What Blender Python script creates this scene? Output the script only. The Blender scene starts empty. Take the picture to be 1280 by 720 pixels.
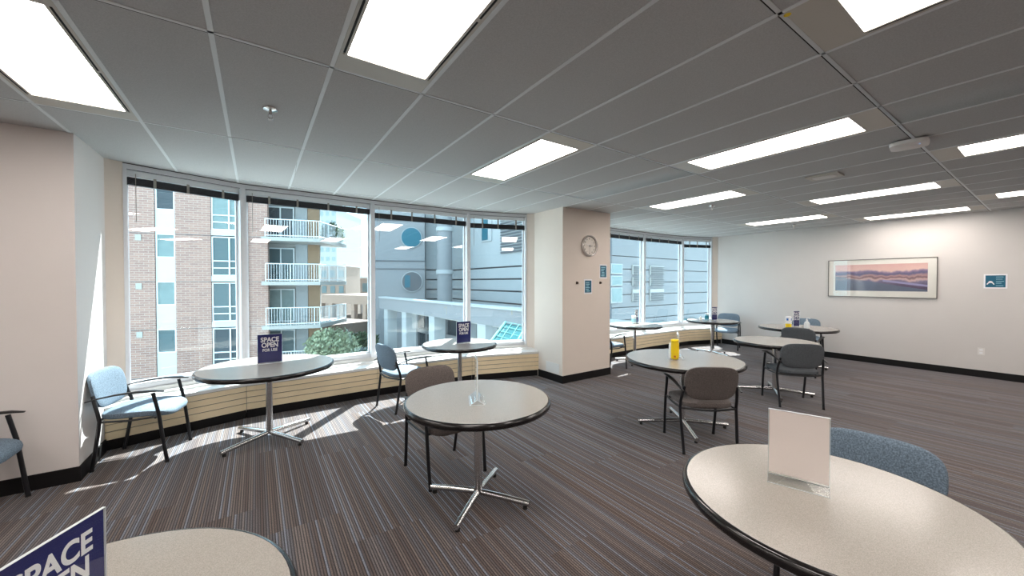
import bpy, bmesh, math, random
from mathutils import Vector, Matrix
random.seed(4)
PI = math.pi
scn = bpy.context.scene
COL = scn.collection

# ------------------------------------------------------------------ camera
CAM_H, YAW, PITCH, FPX = 1.558, math.radians(34.183), math.radians(-0.886), 471.1
cd = bpy.data.cameras.new('camera')
cd.sensor_width = 36.0
cd.lens = FPX / 1280 * 36.0
cd.clip_start, cd.clip_end = 0.02, 2000
cam = bpy.data.objects.new('camera', cd)
COL.objects.link(cam)
cam.location = (0, 0, CAM_H)
cam.rotation_euler = (PI / 2 + PITCH, 0, -YAW)
scn.camera = cam

# ------------------------------------------------------------------ world, sun, exposure
SUN_AZ = Vector((1.0, 1.19))            # horizontal direction towards the sun
SUN_EL = math.radians(54.5)
w = bpy.data.worlds.new('sky'); scn.world = w; w.use_nodes = True
nt = w.node_tree; nt.nodes.clear()
out = nt.nodes.new('ShaderNodeOutputWorld'); bg = nt.nodes.new('ShaderNodeBackground')
tc = nt.nodes.new('ShaderNodeTexCoord'); sep = nt.nodes.new('ShaderNodeSeparateXYZ')
rp = nt.nodes.new('ShaderNodeValToRGB')
rp.color_ramp.elements[0].position = 0.0; rp.color_ramp.elements[0].color = (0.66, 0.87, 1.0, 1)
rp.color_ramp.elements[1].position = 0.9; rp.color_ramp.elements[1].color = (0.52, 0.78, 1.0, 1)
nt.links.new(tc.outputs['Generated'], sep.inputs[0]); nt.links.new(sep.outputs['Z'], rp.inputs[0])
nt.links.new(rp.outputs[0], bg.inputs['Color']); bg.inputs['Strength'].default_value = 4.3
nt.links.new(bg.outputs[0], out.inputs[0])
sl = bpy.data.lights.new('sun', 'SUN'); sl.energy = 31.0; sl.angle = math.radians(0.6); sl.color = (0.97, 0.99, 1.0)
so = bpy.data.objects.new('sun', sl); COL.objects.link(so)
_h = SUN_AZ.normalized() * math.cos(SUN_EL)
so.rotation_euler = Vector((_h.x, _h.y, math.sin(SUN_EL))).to_track_quat('Z', 'Y').to_euler()
so.location = (6, 12, 20)
scn.view_settings.view_transform = 'Standard'
scn.view_settings.look = 'None'
scn.view_settings.exposure = 0.0
scn.view_settings.gamma = 1.0
scn.view_settings.use_curve_mapping = False
LAMP = 14.5                               # radiance of the ceiling lenses

# ------------------------------------------------------------------ materials
def srgb(r, g, b):
    f = lambda c: (c / 255) / 12.92 if c <= 10 else (((c / 255) + 0.055) / 1.055) ** 2.4
    return (f(r), f(g), f(b), 1)

def N(m, t, **kw):
    n = m.node_tree.nodes.new(t)
    for k, v in kw.items():
        setattr(n, k, v)
    return n

def mat(name, col, rough=0.6, metal=0.0, spec=0.5, noise=0.0, nscale=30, bump=0.0, bscale=200, coat=0.0, coords='Object'):
    m = bpy.data.materials.new(name); m.use_nodes = True
    b = m.node_tree.nodes['Principled BSDF']; L = m.node_tree.links
    b.inputs['Roughness'].default_value = rough; b.inputs['Metallic'].default_value = metal
    b.inputs['Specular IOR Level'].default_value = spec; b.inputs['Coat Weight'].default_value = coat
    b.inputs['Coat Roughness'].default_value = 0.06
    b.inputs['Base Color'].default_value = col
    t = N(m, 'ShaderNodeTexCoord')
    if noise > 0:
        n = N(m, 'ShaderNodeTexNoise'); n.inputs['Scale'].default_value = nscale; n.inputs['Detail'].default_value = 3
        L.new(t.outputs[coords], n.inputs['Vector'])
        r = N(m, 'ShaderNodeValToRGB')
        r.color_ramp.elements[0].position = 0.3; r.color_ramp.elements[1].position = 0.7
        r.color_ramp.elements[0].color = tuple(max(0, c * (1 - noise)) for c in col[:3]) + (1,)
        r.color_ramp.elements[1].color = tuple(min(1, c * (1 + noise)) for c in col[:3]) + (1,)
        L.new(n.outputs['Fac'], r.inputs[0]); L.new(r.outputs[0], b.inputs['Base Color'])
    if bump > 0:
        n2 = N(m, 'ShaderNodeTexNoise'); n2.inputs['Scale'].default_value = bscale; n2.inputs['Detail'].default_value = 2
        L.new(t.outputs[coords], n2.inputs['Vector'])
        bp = N(m, 'ShaderNodeBump'); bp.inputs['Strength'].default_value = bump; bp.inputs['Distance'].default_value = 0.003
        L.new(n2.outputs['Fac'], bp.inputs['Height']); L.new(bp.outputs[0], b.inputs['Normal'])
    return m

def emis(name, col, s):
    m = bpy.data.materials.new(name); m.use_nodes = True; nt = m.node_tree; nt.nodes.clear()
    o = nt.nodes.new('ShaderNodeOutputMaterial'); e = nt.nodes.new('ShaderNodeEmission')
    e.inputs[0].default_value = col; e.inputs[1].default_value = s
    nt.links.new(e.outputs[0], o.inputs[0]); return m

def glass(name, tint, refl=1.45, haze=0.0, rough=0.0, gain=1.0):
    """thin pane: lets light straight through and mirrors by Fresnel"""
    m = bpy.data.materials.new(name); m.use_nodes = True; nt = m.node_tree; nt.nodes.clear()
    o = nt.nodes.new('ShaderNodeOutputMaterial'); t = nt.nodes.new('ShaderNodeBsdfTransparent')
    g = nt.nodes.new('ShaderNodeBsdfGlossy'); mx = nt.nodes.new('ShaderNodeMixShader'); geo = nt.nodes.new('ShaderNodeNewGeometry')
    t.inputs[0].default_value = tint; g.inputs['Roughness'].default_value = rough
    g.inputs['Color'].default_value = (1, 1, 1, 1)
    f0 = ((refl - 1) / (refl + 1)) ** 2 * gain      # Schlick, the same from both faces of the sheet
    dt = nt.nodes.new('ShaderNodeVectorMath'); dt.operation = 'DOT_PRODUCT'
    nt.links.new(geo.outputs['Normal'], dt.inputs[0]); nt.links.new(geo.outputs['Incoming'], dt.inputs[1])
    def mn(op, a, b):
        n = nt.nodes.new('ShaderNodeMath'); n.operation = op
        for i_, v_ in enumerate((a, b)):
            if v_ is None: continue
            if isinstance(v_, float): n.inputs[i_].default_value = v_
            else: nt.links.new(v_, n.inputs[i_])
        return n
    ab = mn('ABSOLUTE', dt.outputs['Value'], None); om = mn('SUBTRACT', 1.0, ab.outputs[0]); pw = mn('POWER', om.outputs[0], 5.0)
    mm = mn('MULTIPLY', pw.outputs[0], 1.0 - f0); mu = mn('ADD', mm.outputs[0], f0); mu.use_clamp = True
    nt.links.new(mu.outputs[0], mx.inputs[0]); nt.links.new(t.outputs[0], mx.inputs[1]); nt.links.new(g.outputs[0], mx.inputs[2])
    nt.links.new(mx.outputs[0], o.inputs[0]); return m

def math_node(m, op, a, b=None, clamp=False):
    n = N(m, 'ShaderNodeMath', operation=op); n.use_clamp = clamp
    for i, v in enumerate((a, b)):
        if v is None: continue
        if isinstance(v, (int, float)): n.inputs[i].default_value = v
        else: m.node_tree.links.new(v, n.inputs[i])
    return n.outputs[0]

def carpet_mat():
    m = bpy.data.materials.new('striped_carpet'); m.use_nodes = True
    nt = m.node_tree; L = nt.links; b = nt.nodes['Principled BSDF']
    b.inputs['Roughness'].default_value = 0.95; b.inputs['Specular IOR Level'].default_value = 0.15
    b.inputs['Sheen Weight'].default_value = 0.15
    t = N(m, 'ShaderNodeTexCoord'); s = N(m, 'ShaderNodeSeparateXYZ'); L.new(t.outputs['Object'], s.inputs[0])
    X, Y = s.outputs['X'], s.outputs['Y']
    ty = math_node(m, 'FLOOR', math_node(m, 'DIVIDE', math_node(m, 'ADD', Y, math_node(m, 'MULTIPLY', math_node(m, 'FLOOR', math_node(m, 'DIVIDE', X, 0.4572)), 0.37)), 1.3716)); tx = math_node(m, 'FLOOR', math_node(m, 'DIVIDE', X, 0.4572))
    h = N(m, 'ShaderNodeTexWhiteNoise', noise_dimensions='2D'); cv = N(m, 'ShaderNodeCombineXYZ')
    L.new(ty, cv.inputs[0]); L.new(tx, cv.inputs[1]); L.new(cv.outputs[0], h.inputs['Vector'])
    off = h.outputs['Value']
    def band(wd, k):
        c = math_node(m, 'FLOOR', math_node(m, 'DIVIDE', X, wd))
        n = N(m, 'ShaderNodeTexWhiteNoise', noise_dimensions='2D'); v = N(m, 'ShaderNodeCombineXYZ')
        L.new(c, v.inputs[0]); L.new(math_node(m, 'MULTIPLY', off, k), v.inputs[1]); L.new(v.outputs[0], n.inputs['Vector'])
        return n.outputs['Value']
    fine = band(0.0145, 97.0); wide = band(0.058, 31.0); rare = band(0.0435, 53.0)
    r = N(m, 'ShaderNodeValToRGB'); cr = r.color_ramp; cr.interpolation = 'CONSTANT'
    for p, c in ((0, srgb(96, 83, 78)), (0.22, srgb(118, 104, 96)), (0.44, srgb(84, 77, 77)), (0.62, srgb(132, 118, 110)), (0.76, srgb(100, 99, 105)), (0.88, srgb(88, 70, 64))):
        if p == 0: cr.elements[0].color = c; cr.elements[0].position = 0
        else:
            e = cr.elements.new(p); e.color = c
    cr.elements[-1].color = srgb(118, 102, 92)
    L.new(fine, r.inputs[0])
    r2 = N(m, 'ShaderNodeValToRGB'); r2.color_ramp.elements[0].color = srgb(96, 79, 70); r2.color_ramp.elements[1].color = srgb(116, 113, 117)
    L.new(wide, r2.inputs[0])
    mx = N(m, 'ShaderNodeMix', data_type='RGBA'); mx.inputs['Factor'].default_value = 0.45
    L.new(r.outputs[0], mx.inputs[6]); L.new(r2.outputs[0], mx.inputs[7])
    mx1 = N(m, 'ShaderNodeMix', data_type='RGBA'); third = math_node(m, 'LESS_THAN', math_node(m, 'FRACT', math_node(m, 'DIVIDE', X, 0.0435)), 0.3333); L.new(math_node(m, 'MULTIPLY', math_node(m, 'GREATER_THAN', rare, 0.66), third), mx1.inputs['Factor'])
    L.new(mx.outputs[2], mx1.inputs[6]); mx1.inputs[7].default_value = srgb(126, 129, 138)
    # dark groove between neighbouring yarn rows
    gr = math_node(m, 'GREATER_THAN', math_node(m, 'FRACT', math_node(m, 'DIVIDE', X, 0.0145)), 0.60)
    mx2 = N(m, 'ShaderNodeMix', data_type='RGBA'); L.new(math_node(m, 'MULTIPLY', gr, 0.8), mx2.inputs['Factor'])
    L.new(mx1.outputs[2], mx2.inputs[6]); mx2.inputs[7].default_value = srgb(36, 32, 33)
    # yarn loops
    nz = N(m, 'ShaderNodeTexNoise'); mp = N(m, 'ShaderNodeMapping'); mp.inputs['Scale'].default_value = (260, 120, 1)
    L.new(t.outputs['Object'], mp.inputs[0]); L.new(mp.outputs[0], nz.inputs['Vector']); nz.inputs['Scale'].default_value = 1; nz.inputs['Detail'].default_value = 1
    br = N(m, 'ShaderNodeMix', data_type='RGBA', blend_type='MULTIPLY'); br.inputs['Factor'].default_value = 0.75
    vr = N(m, 'ShaderNodeValToRGB'); vr.color_ramp.elements[0].position = 0.3; vr.color_ramp.elements[1].position = 0.7
    vr.color_ramp.elements[0].color = (0.45, 0.45, 0.45, 1); vr.color_ramp.elements[1].color = (1.35, 1.35, 1.35, 1)
    L.new(nz.outputs['Fac'], vr.inputs[0]); L.new(mx2.outputs[2], br.inputs[6]); L.new(vr.outputs[0], br.inputs[7])
    L.new(br.outputs[2], b.inputs['Base Color'])
    bp = N(m, 'ShaderNodeBump'); bp.inputs['Strength'].default_value = 0.35; bp.inputs['Distance'].default_value = 0.002
    L.new(nz.outputs['Fac'], bp.inputs['Height']); L.new(bp.outputs[0], b.inputs['Normal'])
    return m

def brick_mat():
    m = bpy.data.materials.new('pinkish_brick'); m.use_nodes = True
    nt = m.node_tree; L = nt.links; b = nt.nodes['Principled BSDF']; b.inputs['Roughness'].default_value = 0.9
    t = N(m, 'ShaderNodeTexCoord'); s = N(m, 'ShaderNodeSeparateXYZ'); c = N(m, 'ShaderNodeCombineXYZ')
    L.new(t.outputs['Object'], s.inputs[0])
    L.new(math_node(m, 'ADD', s.outputs['X'], s.outputs['Y']), c.inputs[0]); L.new(s.outputs['Z'], c.inputs[1])
    k = N(m, 'ShaderNodeTexBrick'); L.new(c.outputs[0], k.inputs['Vector'])
    k.inputs['Scale'].default_value = 1.0; k.inputs['Brick Width'].default_value = 0.40; k.inputs['Row Height'].default_value = 0.125
    k.inputs['Mortar Size'].default_value = 0.012
    k.inputs['Color1'].default_value = srgb(160, 125, 112); k.inputs['Color2'].default_value = srgb(142, 110, 101)
    k.inputs['Mortar'].default_value = srgb(172, 156, 147)
    L.new(k.outputs['Color'], b.inputs['Base Color']); return m

def picture_mat():
    """printed panorama: dusk sky, low hills, snowy shore and a bend of water (flat print)"""
    m = bpy.data.materials.new('panorama_print'); m.use_nodes = True
    nt = m.node_tree; L = nt.links; b = nt.nodes['Principled BSDF']; b.inputs['Roughness'].default_value = 0.25
    t = N(m, 'ShaderNodeTexCoord'); s = N(m, 'ShaderNodeSeparateXYZ'); L.new(t.outputs['Generated'], s.inputs[0])
    u = math_node(m, 'SUBTRACT', 1.0, s.outputs['Y']); v = s.outputs['Z']
    nz = N(m, 'ShaderNodeTexNoise'); mp = N(m, 'ShaderNodeMapping'); mp.inputs['Scale'].default_value = (1, 9, 2.0)
    L.new(t.outputs['Generated'], mp.inputs[0]); L.new(mp.outputs[0], nz.inputs['Vector']); nz.inputs['Scale'].default_value = 1.0; nz.inputs['Detail'].default_value = 4
    vv = math_node(m, 'ADD', v, math_node(m, 'MULTIPLY', math_node(m, 'SUBTRACT', nz.outputs['Fac'], 0.5), 0.28))
    r = N(m, 'ShaderNodeValToRGB'); cr = r.color_ramp
    st = [(0.0, srgb(70, 62, 92)), (0.2, srgb(92, 78, 104)), (0.36, srgb(120, 112, 140)), (0.44, srgb(205, 170, 165)), (0.5, srgb(120, 92, 100)), (0.56, srgb(176, 140, 140)), (0.64, srgb(92, 92, 128)), (0.72, srgb(140, 120, 150)), (0.78, srgb(222, 186, 176)), (1.0, srgb(214, 170, 165))]
    cr.elements[0].color = st[0][1]; cr.elements[1].color = st[-1][1]
    for p, c in st[1:-1]:
        e = cr.elements.new(p); e.color = c
    L.new(vv, r.inputs[0])
    # pale road crossing the lower right
    d = math_node(m, 'ABSOLUTE', math_node(m, 'SUBTRACT', v, math_node(m, 'SUBTRACT', 0.62, math_node(m, 'MULTIPLY', u, 0.42))))
    fac = math_node(m, 'MULTIPLY', math_node(m, 'LESS_THAN', d, 0.035), math_node(m, 'GREATER_THAN', u, 0.55))
    mx = N(m, 'ShaderNodeMix', data_type='RGBA'); L.new(fac, mx.inputs['Factor']); L.new(r.outputs[0], mx.inputs[6]); mx.inputs[7].default_value = srgb(150, 145, 185)
    # river on the left
    d2 = math_node(m, 'LESS_THAN', math_node(m, 'ADD', v, math_node(m, 'MULTIPLY', u, 0.5)), 0.56)
    mx2 = N(m, 'ShaderNodeMix', data_type='RGBA'); L.new(math_node(m, 'MULTIPLY', d2, 0.7), mx2.inputs['Factor']); L.new(mx.outputs[2], mx2.inputs[6]); mx2.inputs[7].default_value = srgb(96, 112, 132)
    L.new(mx2.outputs[2], b.inputs['Base Color']); return m

M = dict(
    wall=mat('wall_paint', srgb(208, 203, 199), 0.75, noise=0.012, nscale=3),
    wall_tan=mat('warm_wall_paint', srgb(222, 210, 199), 0.75, noise=0.012, nscale=3),
    wall_l=mat('wall_paint_left_light', srgb(226, 219, 215), 0.75, noise=0.012, nscale=3),  # same paint as the pillar, recoloured to carry the light on this wall
    base=mat('black_rubber_base', srgb(15, 13, 14), 0.6, spec=0.3),
    tile=mat('mineral_ceiling_tile', srgb(188, 187, 186), 0.95, noise=0.09, nscale=160, bump=0.25, bscale=240),
    tee=mat('ceiling_tee_metal', srgb(222, 224, 224), 0.5),
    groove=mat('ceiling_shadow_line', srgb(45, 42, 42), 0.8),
    trof=mat('troffer_enamel', srgb(196, 190, 180), 0.45),
    slot=mat('dark_air_slot', srgb(25, 22, 22), 0.8),
    lens=emis('lit_lens', (1.0, 0.925, 0.87, 1), LAMP),
    alu=mat('anodised_window_frame', srgb(222, 224, 228), 0.45, noise=0.02, nscale=8),
    sill=mat('white_sill_enamel', srgb(222, 222, 220), 0.4),
    encl=mat('cream_radiator_panel', srgb(236, 216, 180), 0.5, noise=0.04, nscale=6),
    blind=mat('dark_blind_slats', srgb(38, 40, 46), 0.5),
    rail=mat('blind_headrail', srgb(226, 230, 232), 0.45),
    cord=mat('blind_cord', srgb(150, 146, 140), 0.7),
    pane=glass('window_glass', (0.93, 0.975, 0.97, 1), 1.5, gain=1.5),
    lam=mat('speckled_laminate', srgb(162, 156, 148), 0.21, spec=0.6, noise=0.20, nscale=380),
    vinyl=mat('black_vinyl_edge', srgb(24, 22, 22), 0.16, spec=0.6),
    chrome=mat('polished_steel', srgb(212, 211, 210), 0.2, metal=1.0),
    glide=mat('rubber_glide', srgb(22, 20, 20), 0.7),
    frame=mat('black_steel_tube', srgb(20, 20, 24), 0.35),
    arm=mat('black_arm_pad', srgb(30, 28, 28), 0.3),
    fblue=mat('slate_blue_fabric', srgb(106, 122, 136), 0.95, noise=0.45, nscale=170, bump=0.4, bscale=500),
    fgrey=mat('charcoal_fabric', srgb(84, 88, 92), 0.95, noise=0.4, nscale=170, bump=0.4, bscale=500),
    fbrown=mat('fabric_warm_light_tone', srgb(98, 90, 87), 0.95, noise=0.4, nscale=170, bump=0.4, bscale=500),  # the blue-grey chair fabric, with warm lamp light put into its colour
    navy=mat('navy_print', srgb(22, 29, 96), 0.5, spec=0.3),
    white=mat('white_print', srgb(236, 236, 238), 0.5),
    paper=mat('sign_back_paper', srgb(246, 234, 228), 0.7),
    ghost=mat('show_through_print', srgb(208, 195, 189), 0.7),
    acryl=glass('clear_acrylic', (0.985, 0.99, 0.99, 1), 1.49, gain=0.8),
    acedge=mat('acrylic_edge', srgb(225, 232, 234), 0.2),
    yellow=mat('yellow_plastic', srgb(240, 205, 20), 0.35),
    orange=mat('orange_print', srgb(205, 110, 40), 0.5),
    teal=mat('teal_print', srgb(20, 120, 140), 0.5),
    teald=mat('dark_teal_print', srgb(14, 92, 118), 0.5),
    sky=mat('pale_blue_print', srgb(150, 200, 215), 0.5),
    bluep=mat('bright_blue_print', srgb(40, 110, 185), 0.45),
    clearb=mat('milky_plastic', srgb(220, 226, 228), 0.3),
    clock_face=mat('clock_face', srgb(220, 212, 202), 0.35),
    clock_rim=mat('clock_rim', srgb(196, 190, 186), 0.25, metal=0.5),
    black=mat('black_print', srgb(20, 20, 22), 0.4),
    mat_board=mat('cream_mat_board', srgb(226, 222, 214), 0.7),
    pic=picture_mat(),
    pframe=mat('dark_metal_frame', srgb(96, 90, 86), 0.3, metal=0.6),
    plate=mat('white_plate', srgb(222, 218, 214), 0.4),
    hook=mat('bronze_hook', srgb(84, 66, 58), 0.4, metal=0.6),
    led=emis('status_light', (0.25, 0.4, 1.0, 1), 3.0),
    carpet=carpet_mat(),
    brick=brick_mat(),
    tanbrick=mat('tan_brick', srgb(150, 124, 100), 0.9, noise=0.06, nscale=3),
    conc=mat('pale_concrete', srgb(164, 162, 158), 0.9, noise=0.04, nscale=1.5),
    wpanel=mat('white_spandrel', srgb(186, 190, 192), 0.6),
    xglass=mat('far_window_glass', srgb(78, 96, 100), 0.15, spec=0.35),
    xglass2=mat('curtained_far_window', srgb(116, 134, 134), 0.4, spec=0.3, noise=0.1, nscale=4),
    xdark=mat('dark_far_window', srgb(58, 66, 72), 0.2, spec=0.35),
    wmetal=mat('white_painted_metal', srgb(214, 218, 220), 0.5),
    gclad=mat('grey_cladding', srgb(128, 129, 132), 0.75, noise=0.03, nscale=0.7),
    gclad2=mat('pale_grey_cladding', srgb(160, 163, 165), 0.75, noise=0.03, nscale=0.7),
    joint=mat('grey_joint', srgb(86, 88, 92), 0.8),
    porth=mat('porthole_glass', srgb(36, 92, 108), 0.5, spec=0.3),
    canopy=mat('teal_roof_glass', srgb(30, 84, 88), 0.3, spec=0.4),
    canopyf=mat('teal_glazing_bar', srgb(120, 176, 172), 0.4),
    leaf=mat('leaf_green', srgb(62, 78, 52), 0.8, noise=0.35, nscale=3),
    leafp=mat('pale_blossom_leaf', srgb(140, 148, 120), 0.8, noise=0.25, nscale=3),
    stem=mat('bark', srgb(96, 80, 66), 0.9),
    fclad=mat('far_cladding_dimmed_for_sun', srgb(122, 122, 124), 0.8, noise=0.03, nscale=0.7),  # darker copy of the grey cladding, colour lowered to offset direct sun
    peach=mat('peach_stucco', srgb(124, 108, 98), 0.9, noise=0.04, nscale=1),
    ground=mat('street_concrete', srgb(186, 186, 182), 0.95, noise=0.08, nscale=0.6),
    tower=mat('far_tower_concrete', srgb(140, 145, 150), 0.9),
)

# ------------------------------------------------------------------ mesh helpers
class MB:
    def __init__(s): s.v = []; s.f = []; s.sm = []
    def add(s, vs, fs, smooth=False, T=None):
        o = len(s.v)
        s.v += [tuple(T @ Vector(v)) if T else tuple(v) for v in vs]
        s.f += [tuple(i + o for i in f) for f in fs]; s.sm += [smooth] * len(fs)
        return s
    def box(s, x0, x1, y0, y1, z0, z1, T=None):
        v = [(x, y, z) for x in (x0, x1) for y in (y0, y1) for z in (z0, z1)]
        return s.add(v, [(0, 1, 3, 2), (4, 6, 7, 5), (0, 4, 5, 1), (2, 3, 7, 6), (0, 2, 6, 4), (1, 5, 7, 3)], T=T)
    def prism(s, poly, z0, z1, T=None):
        """poly counter-clockwise in plan"""
        n = len(poly)
        v = [(p[0], p[1], z0) for p in poly] + [(p[0], p[1], z1) for p in poly]
        f = [tuple(range(n))[::-1], tuple(range(n, 2 * n))] + [(i, (i + 1) % n, (i + 1) % n + n, i + n) for i in range(n)]
        return s.add(v, f, T=T)
    def tube(s, pts, r, seg=10, cap=True, T=None, flat=1.0):
        pts = [Vector(p) for p in pts]; n = len(pts)
        rr = r if isinstance(r, (list, tuple)) else [r] * n
        vs = []; up = None
        for i, p in enumerate(pts):
            d = (pts[min(i + 1, n - 1)] - pts[max(i - 1, 0)]).normalized()
            if up is None:
                up = Vector((0, 0, 1)) if abs(d.z) < 0.9 else Vector((1, 0, 0))
            a = d.cross(up).normalized(); b = a.cross(d).normalized(); up = b
            for k in range(seg):
                t = 2 * PI * k / seg
                vs.append(p + (a * math.cos(t) + b * math.sin(t) * flat) * rr[i])
        fs = [(i * seg + k, i * seg + (k + 1) % seg, (i + 1) * seg + (k + 1) % seg, (i + 1) * seg + k) for i in range(n - 1) for k in range(seg)]
        if cap: fs += [tuple(range(seg))[::-1], tuple(range((n - 1) * seg, n * seg))]
        return s.add(vs, fs, True, T)
    def lathe(s, prof, seg=32, T=None):
        vs = []; n = len(prof)
        for k in range(seg):
            t = 2 * PI * k / seg
            vs += [(r * math.cos(t), r * math.sin(t), z) for r, z in prof]
        fs = [(k * n + i, ((k + 1) % seg) * n + i, ((k + 1) % seg) * n + i + 1, k * n + i + 1) for k in range(seg) for i in range(n - 1)]
        fs.append(tuple(k * n for k in range(seg))[::-1]); fs.append(tuple(k * n + n - 1 for k in range(seg)))
        return s.add(vs, fs, True, T)
    def pillow(s, a, b, c, e_out=0.5, e_th=0.5, nu=28, nv=10, warp=None, T=None):
        """superellipsoid: half sizes a, b across and c thick (z)"""
        sg = lambda v, e: math.copysign(abs(v) ** e, v)
        vs = []
        for j in range(nv + 1):
            ph = -PI / 2 + PI * j / nv
            for i in range(nu):
                t = 2 * PI * i / nu
                p = Vector((a * sg(math.cos(ph), e_th) * sg(math.cos(t), e_out), b * sg(math.cos(ph), e_th) * sg(math.sin(t), e_out), c * sg(math.sin(ph), e_th)))
                vs.append(warp(p) if warp else p)
        fs = [(j * nu + i, j * nu + (i + 1) % nu, (j + 1) * nu + (i + 1) % nu, (j + 1) * nu + i) for j in range(nv) for i in range(nu)]
        return s.add(vs, fs, True, T)
    def build(s, name, material, parent=None, loc=None, rotz=0.0, sharp=40):
        me = bpy.data.meshes.new(name); me.from_pydata(s.v, [], s.f)
        me.polygons.foreach_set('use_smooth', s.sm)
        me.materials.append(M[material] if isinstance(material, str) else material)
        bm = bmesh.new(); bm.from_mesh(me); bmesh.ops.remove_doubles(bm, verts=bm.verts, dist=1e-6)
        bmesh.ops.recalc_face_normals(bm, faces=bm.faces); bm.to_mesh(me); bm.free()
        me.set_sharp_from_angle(angle=math.radians(sharp)); me.update()
        o = bpy.data.objects.new(name, me); COL.objects.link(o)
        if parent: o.parent = parent
        if loc: o.location = loc
        o.rotation_euler.z = rotz
        return o

def tag(o, label=None, cat=None, group=None, kind=None):
    if label: o['label'] = label
    if cat: o['category'] = cat
    if group: o['group'] = group
    if kind: o['kind'] = kind
    return o

def thing(name, label, cat, loc=(0, 0, 0), rotz=0.0, group=None, kind=None):
    o = bpy.data.objects.new(name, None); COL.objects.link(o); o.empty_display_size = 0.1
    o.location = loc; o.rotation_euler.z = rotz
    return tag(o, label, cat, group, kind)

def copy_tree(o, parent=None, keep_label=False):
    c = o.copy(); COL.objects.link(c); c.parent = parent
    for ch in [x for x in o.children]: copy_tree(ch, c)
    return c

def text_mesh(name, body, size, material, parent, T, thick=0.0006, align='CENTER'):
    cu = bpy.data.curves.new('t', 'FONT'); cu.body = body; cu.size = size; cu.align_x = align; cu.extrude = thick; cu.offset = size * 0.03
    tmp = bpy.data.objects.new('t', cu); COL.objects.link(tmp)
    bpy.context.view_layer.update()
    me = bpy.data.meshes.new_from_object(tmp.evaluated_get(bpy.context.evaluated_depsgraph_get()))
    bpy.data.objects.remove(tmp); bpy.data.curves.remove(cu)
    me.transform(T @ Matrix.Diagonal((.84 if size > .035 else 1, 1, 1, 1))); me.materials.clear(); me.materials.append(M[material])
    o = bpy.data.objects.new(name, me); COL.objects.link(o); o.parent = parent
    return o

def lat(px, d):
    """plan point seen in column px of the photograph at forward distance d"""
    a = (px - 640) / FPX * d
    return (math.sin(YAW) * d + math.cos(YAW) * a, math.cos(YAW) * d - math.sin(YAW) * a)
HZ = 352.7
def hz(y, d): return CAM_H + (HZ - y) * d / FPX

# ================================================================== ROOM SHELL
CEIL = 2.708
YW, XL, XP0, XP1, XR, YB, XF = 4.335, -1.16, 3.88, 4.945, 9.81, -4.2, -4.6
bayA = [(-1.16, 5.04), (-1.05, 5.10), (-0.12, 5.43), (1.36, 5.48), (2.84, 5.43), (3.80, 5.15), (3.88, 5.04)]
bayB = [(XP1, 5.04), (5.02, 5.12), (5.97, 5.43), (7.42, 5.48), (8.88, 5.43), (9.72, 5.14), (XR, 5.04)]

o = MB().box(XF, XR, YB, 5.66, -0.12, 0).build('floor', 'carpet'); tag(o, kind='structure')
def wall(name, boxes, m, **kw):
    b = MB()
    for q in boxes: b.box(*q)
    return tag(b.build(name, m), kind='structure')
wall('wall_left', [(XF - .15, XL, YW, 5.18, 0, CEIL + .1)], 'wall_l')
pil = wall('wall_pillar', [(XP0, XP1, YW, 5.22, 0, CEIL + .1)], 'wall_tan')
wall('wall_right', [(XR, XR + .2, YB, 5.2, 0, CEIL + .1)], 'wall')
wall('wall_back', [(XF, XR, YB - .2, YB, 0, CEIL + .1)], 'wall')
wall('wall_far_left', [(XF - .2, XF, YB, YW, 0, CEIL + .1)], 'wall')
def baseb(name, a, b, side, h=0.115, t=0.012, z0=0.0):
    a = Vector(a); b = Vector(b); d = (b - a).normalized(); n = Vector((-d.y, d.x)) * side * t
    poly = [a, b, b + n, a + n]
    if side < 0: poly = poly[::-1]
    o = MB().prism([(p.x, p.y) for p in poly], z0, h).build(name, 'base'); return tag(o, kind='structure')
baseb('baseboard_left', (XF, YW), (XL + .012, YW), -1)
baseb('baseboard_recess', (XL, YW), (XL, 4.935), -1)
baseb('baseboard_pillar_front', (XP0 - .012, YW), (XP1 + .012, YW), -1)
baseb('baseboard_pillar_left', (XP0, YW), (XP0, 4.92), 1)
baseb('baseboard_pillar_right', (XP1, YW), (XP1, 4.92), -1)
baseb('baseboard_right', (XR, YB), (XR, 4.92), 1)
baseb('baseboard_back', (XF, YB), (XR, YB), 1)
baseb('baseboard_far_left', (XF, YB), (XF, YW), -1)

# ---- ceiling: tees, tiles, troffers
def clip(poly, a, b):
    """keep the part of poly left of a->b"""
    res = []; n = len(poly)
    f = lambda p: (b[0] - a[0]) * (p[1] - a[1]) - (b[1] - a[1]) * (p[0] - a[0])
    for i in range(n):
        p, q = poly[i], poly[(i + 1) % n]; fp, fq = f(p), f(q)
        if fp >= 0: res.append(p)
        if (fp >= 0) != (fq >= 0):
            t = fp / (fp - fq); res.append((p[0] + t * (q[0] - p[0]), p[1] + t * (q[1] - p[1])))
    return res
def region(bay):
    p = [(bay[0][0], YB), (bay[-1][0], YB)] + bay[::-1]
    return p
regions = [region(bayA), region(bayB), [(XF, YB), (XL, YB), (XL, YW), (XF, YW)], [(XP0, YB), (XP1, YB), (XP1, YW), (XP0, YW)]]
def inter(poly, reg):
    for i in range(len(reg)):
        if not poly: return poly
        poly = clip(poly, reg[i], reg[(i + 1) % len(reg)])
    return poly
def area(p): return 0.5 * sum(p[i][0] * p[(i + 1) % len(p)][1] - p[(i + 1) % len(p)][0] * p[i][1] for i in range(len(p)))
GX, GY, X0, Y0 = 0.5073, 1.5241, -0.1623, 3.755
cb = MB().box(XF - .2, XR + .2, YB - .2, YW + .6, CEIL + .1, CEIL + .3)
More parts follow.
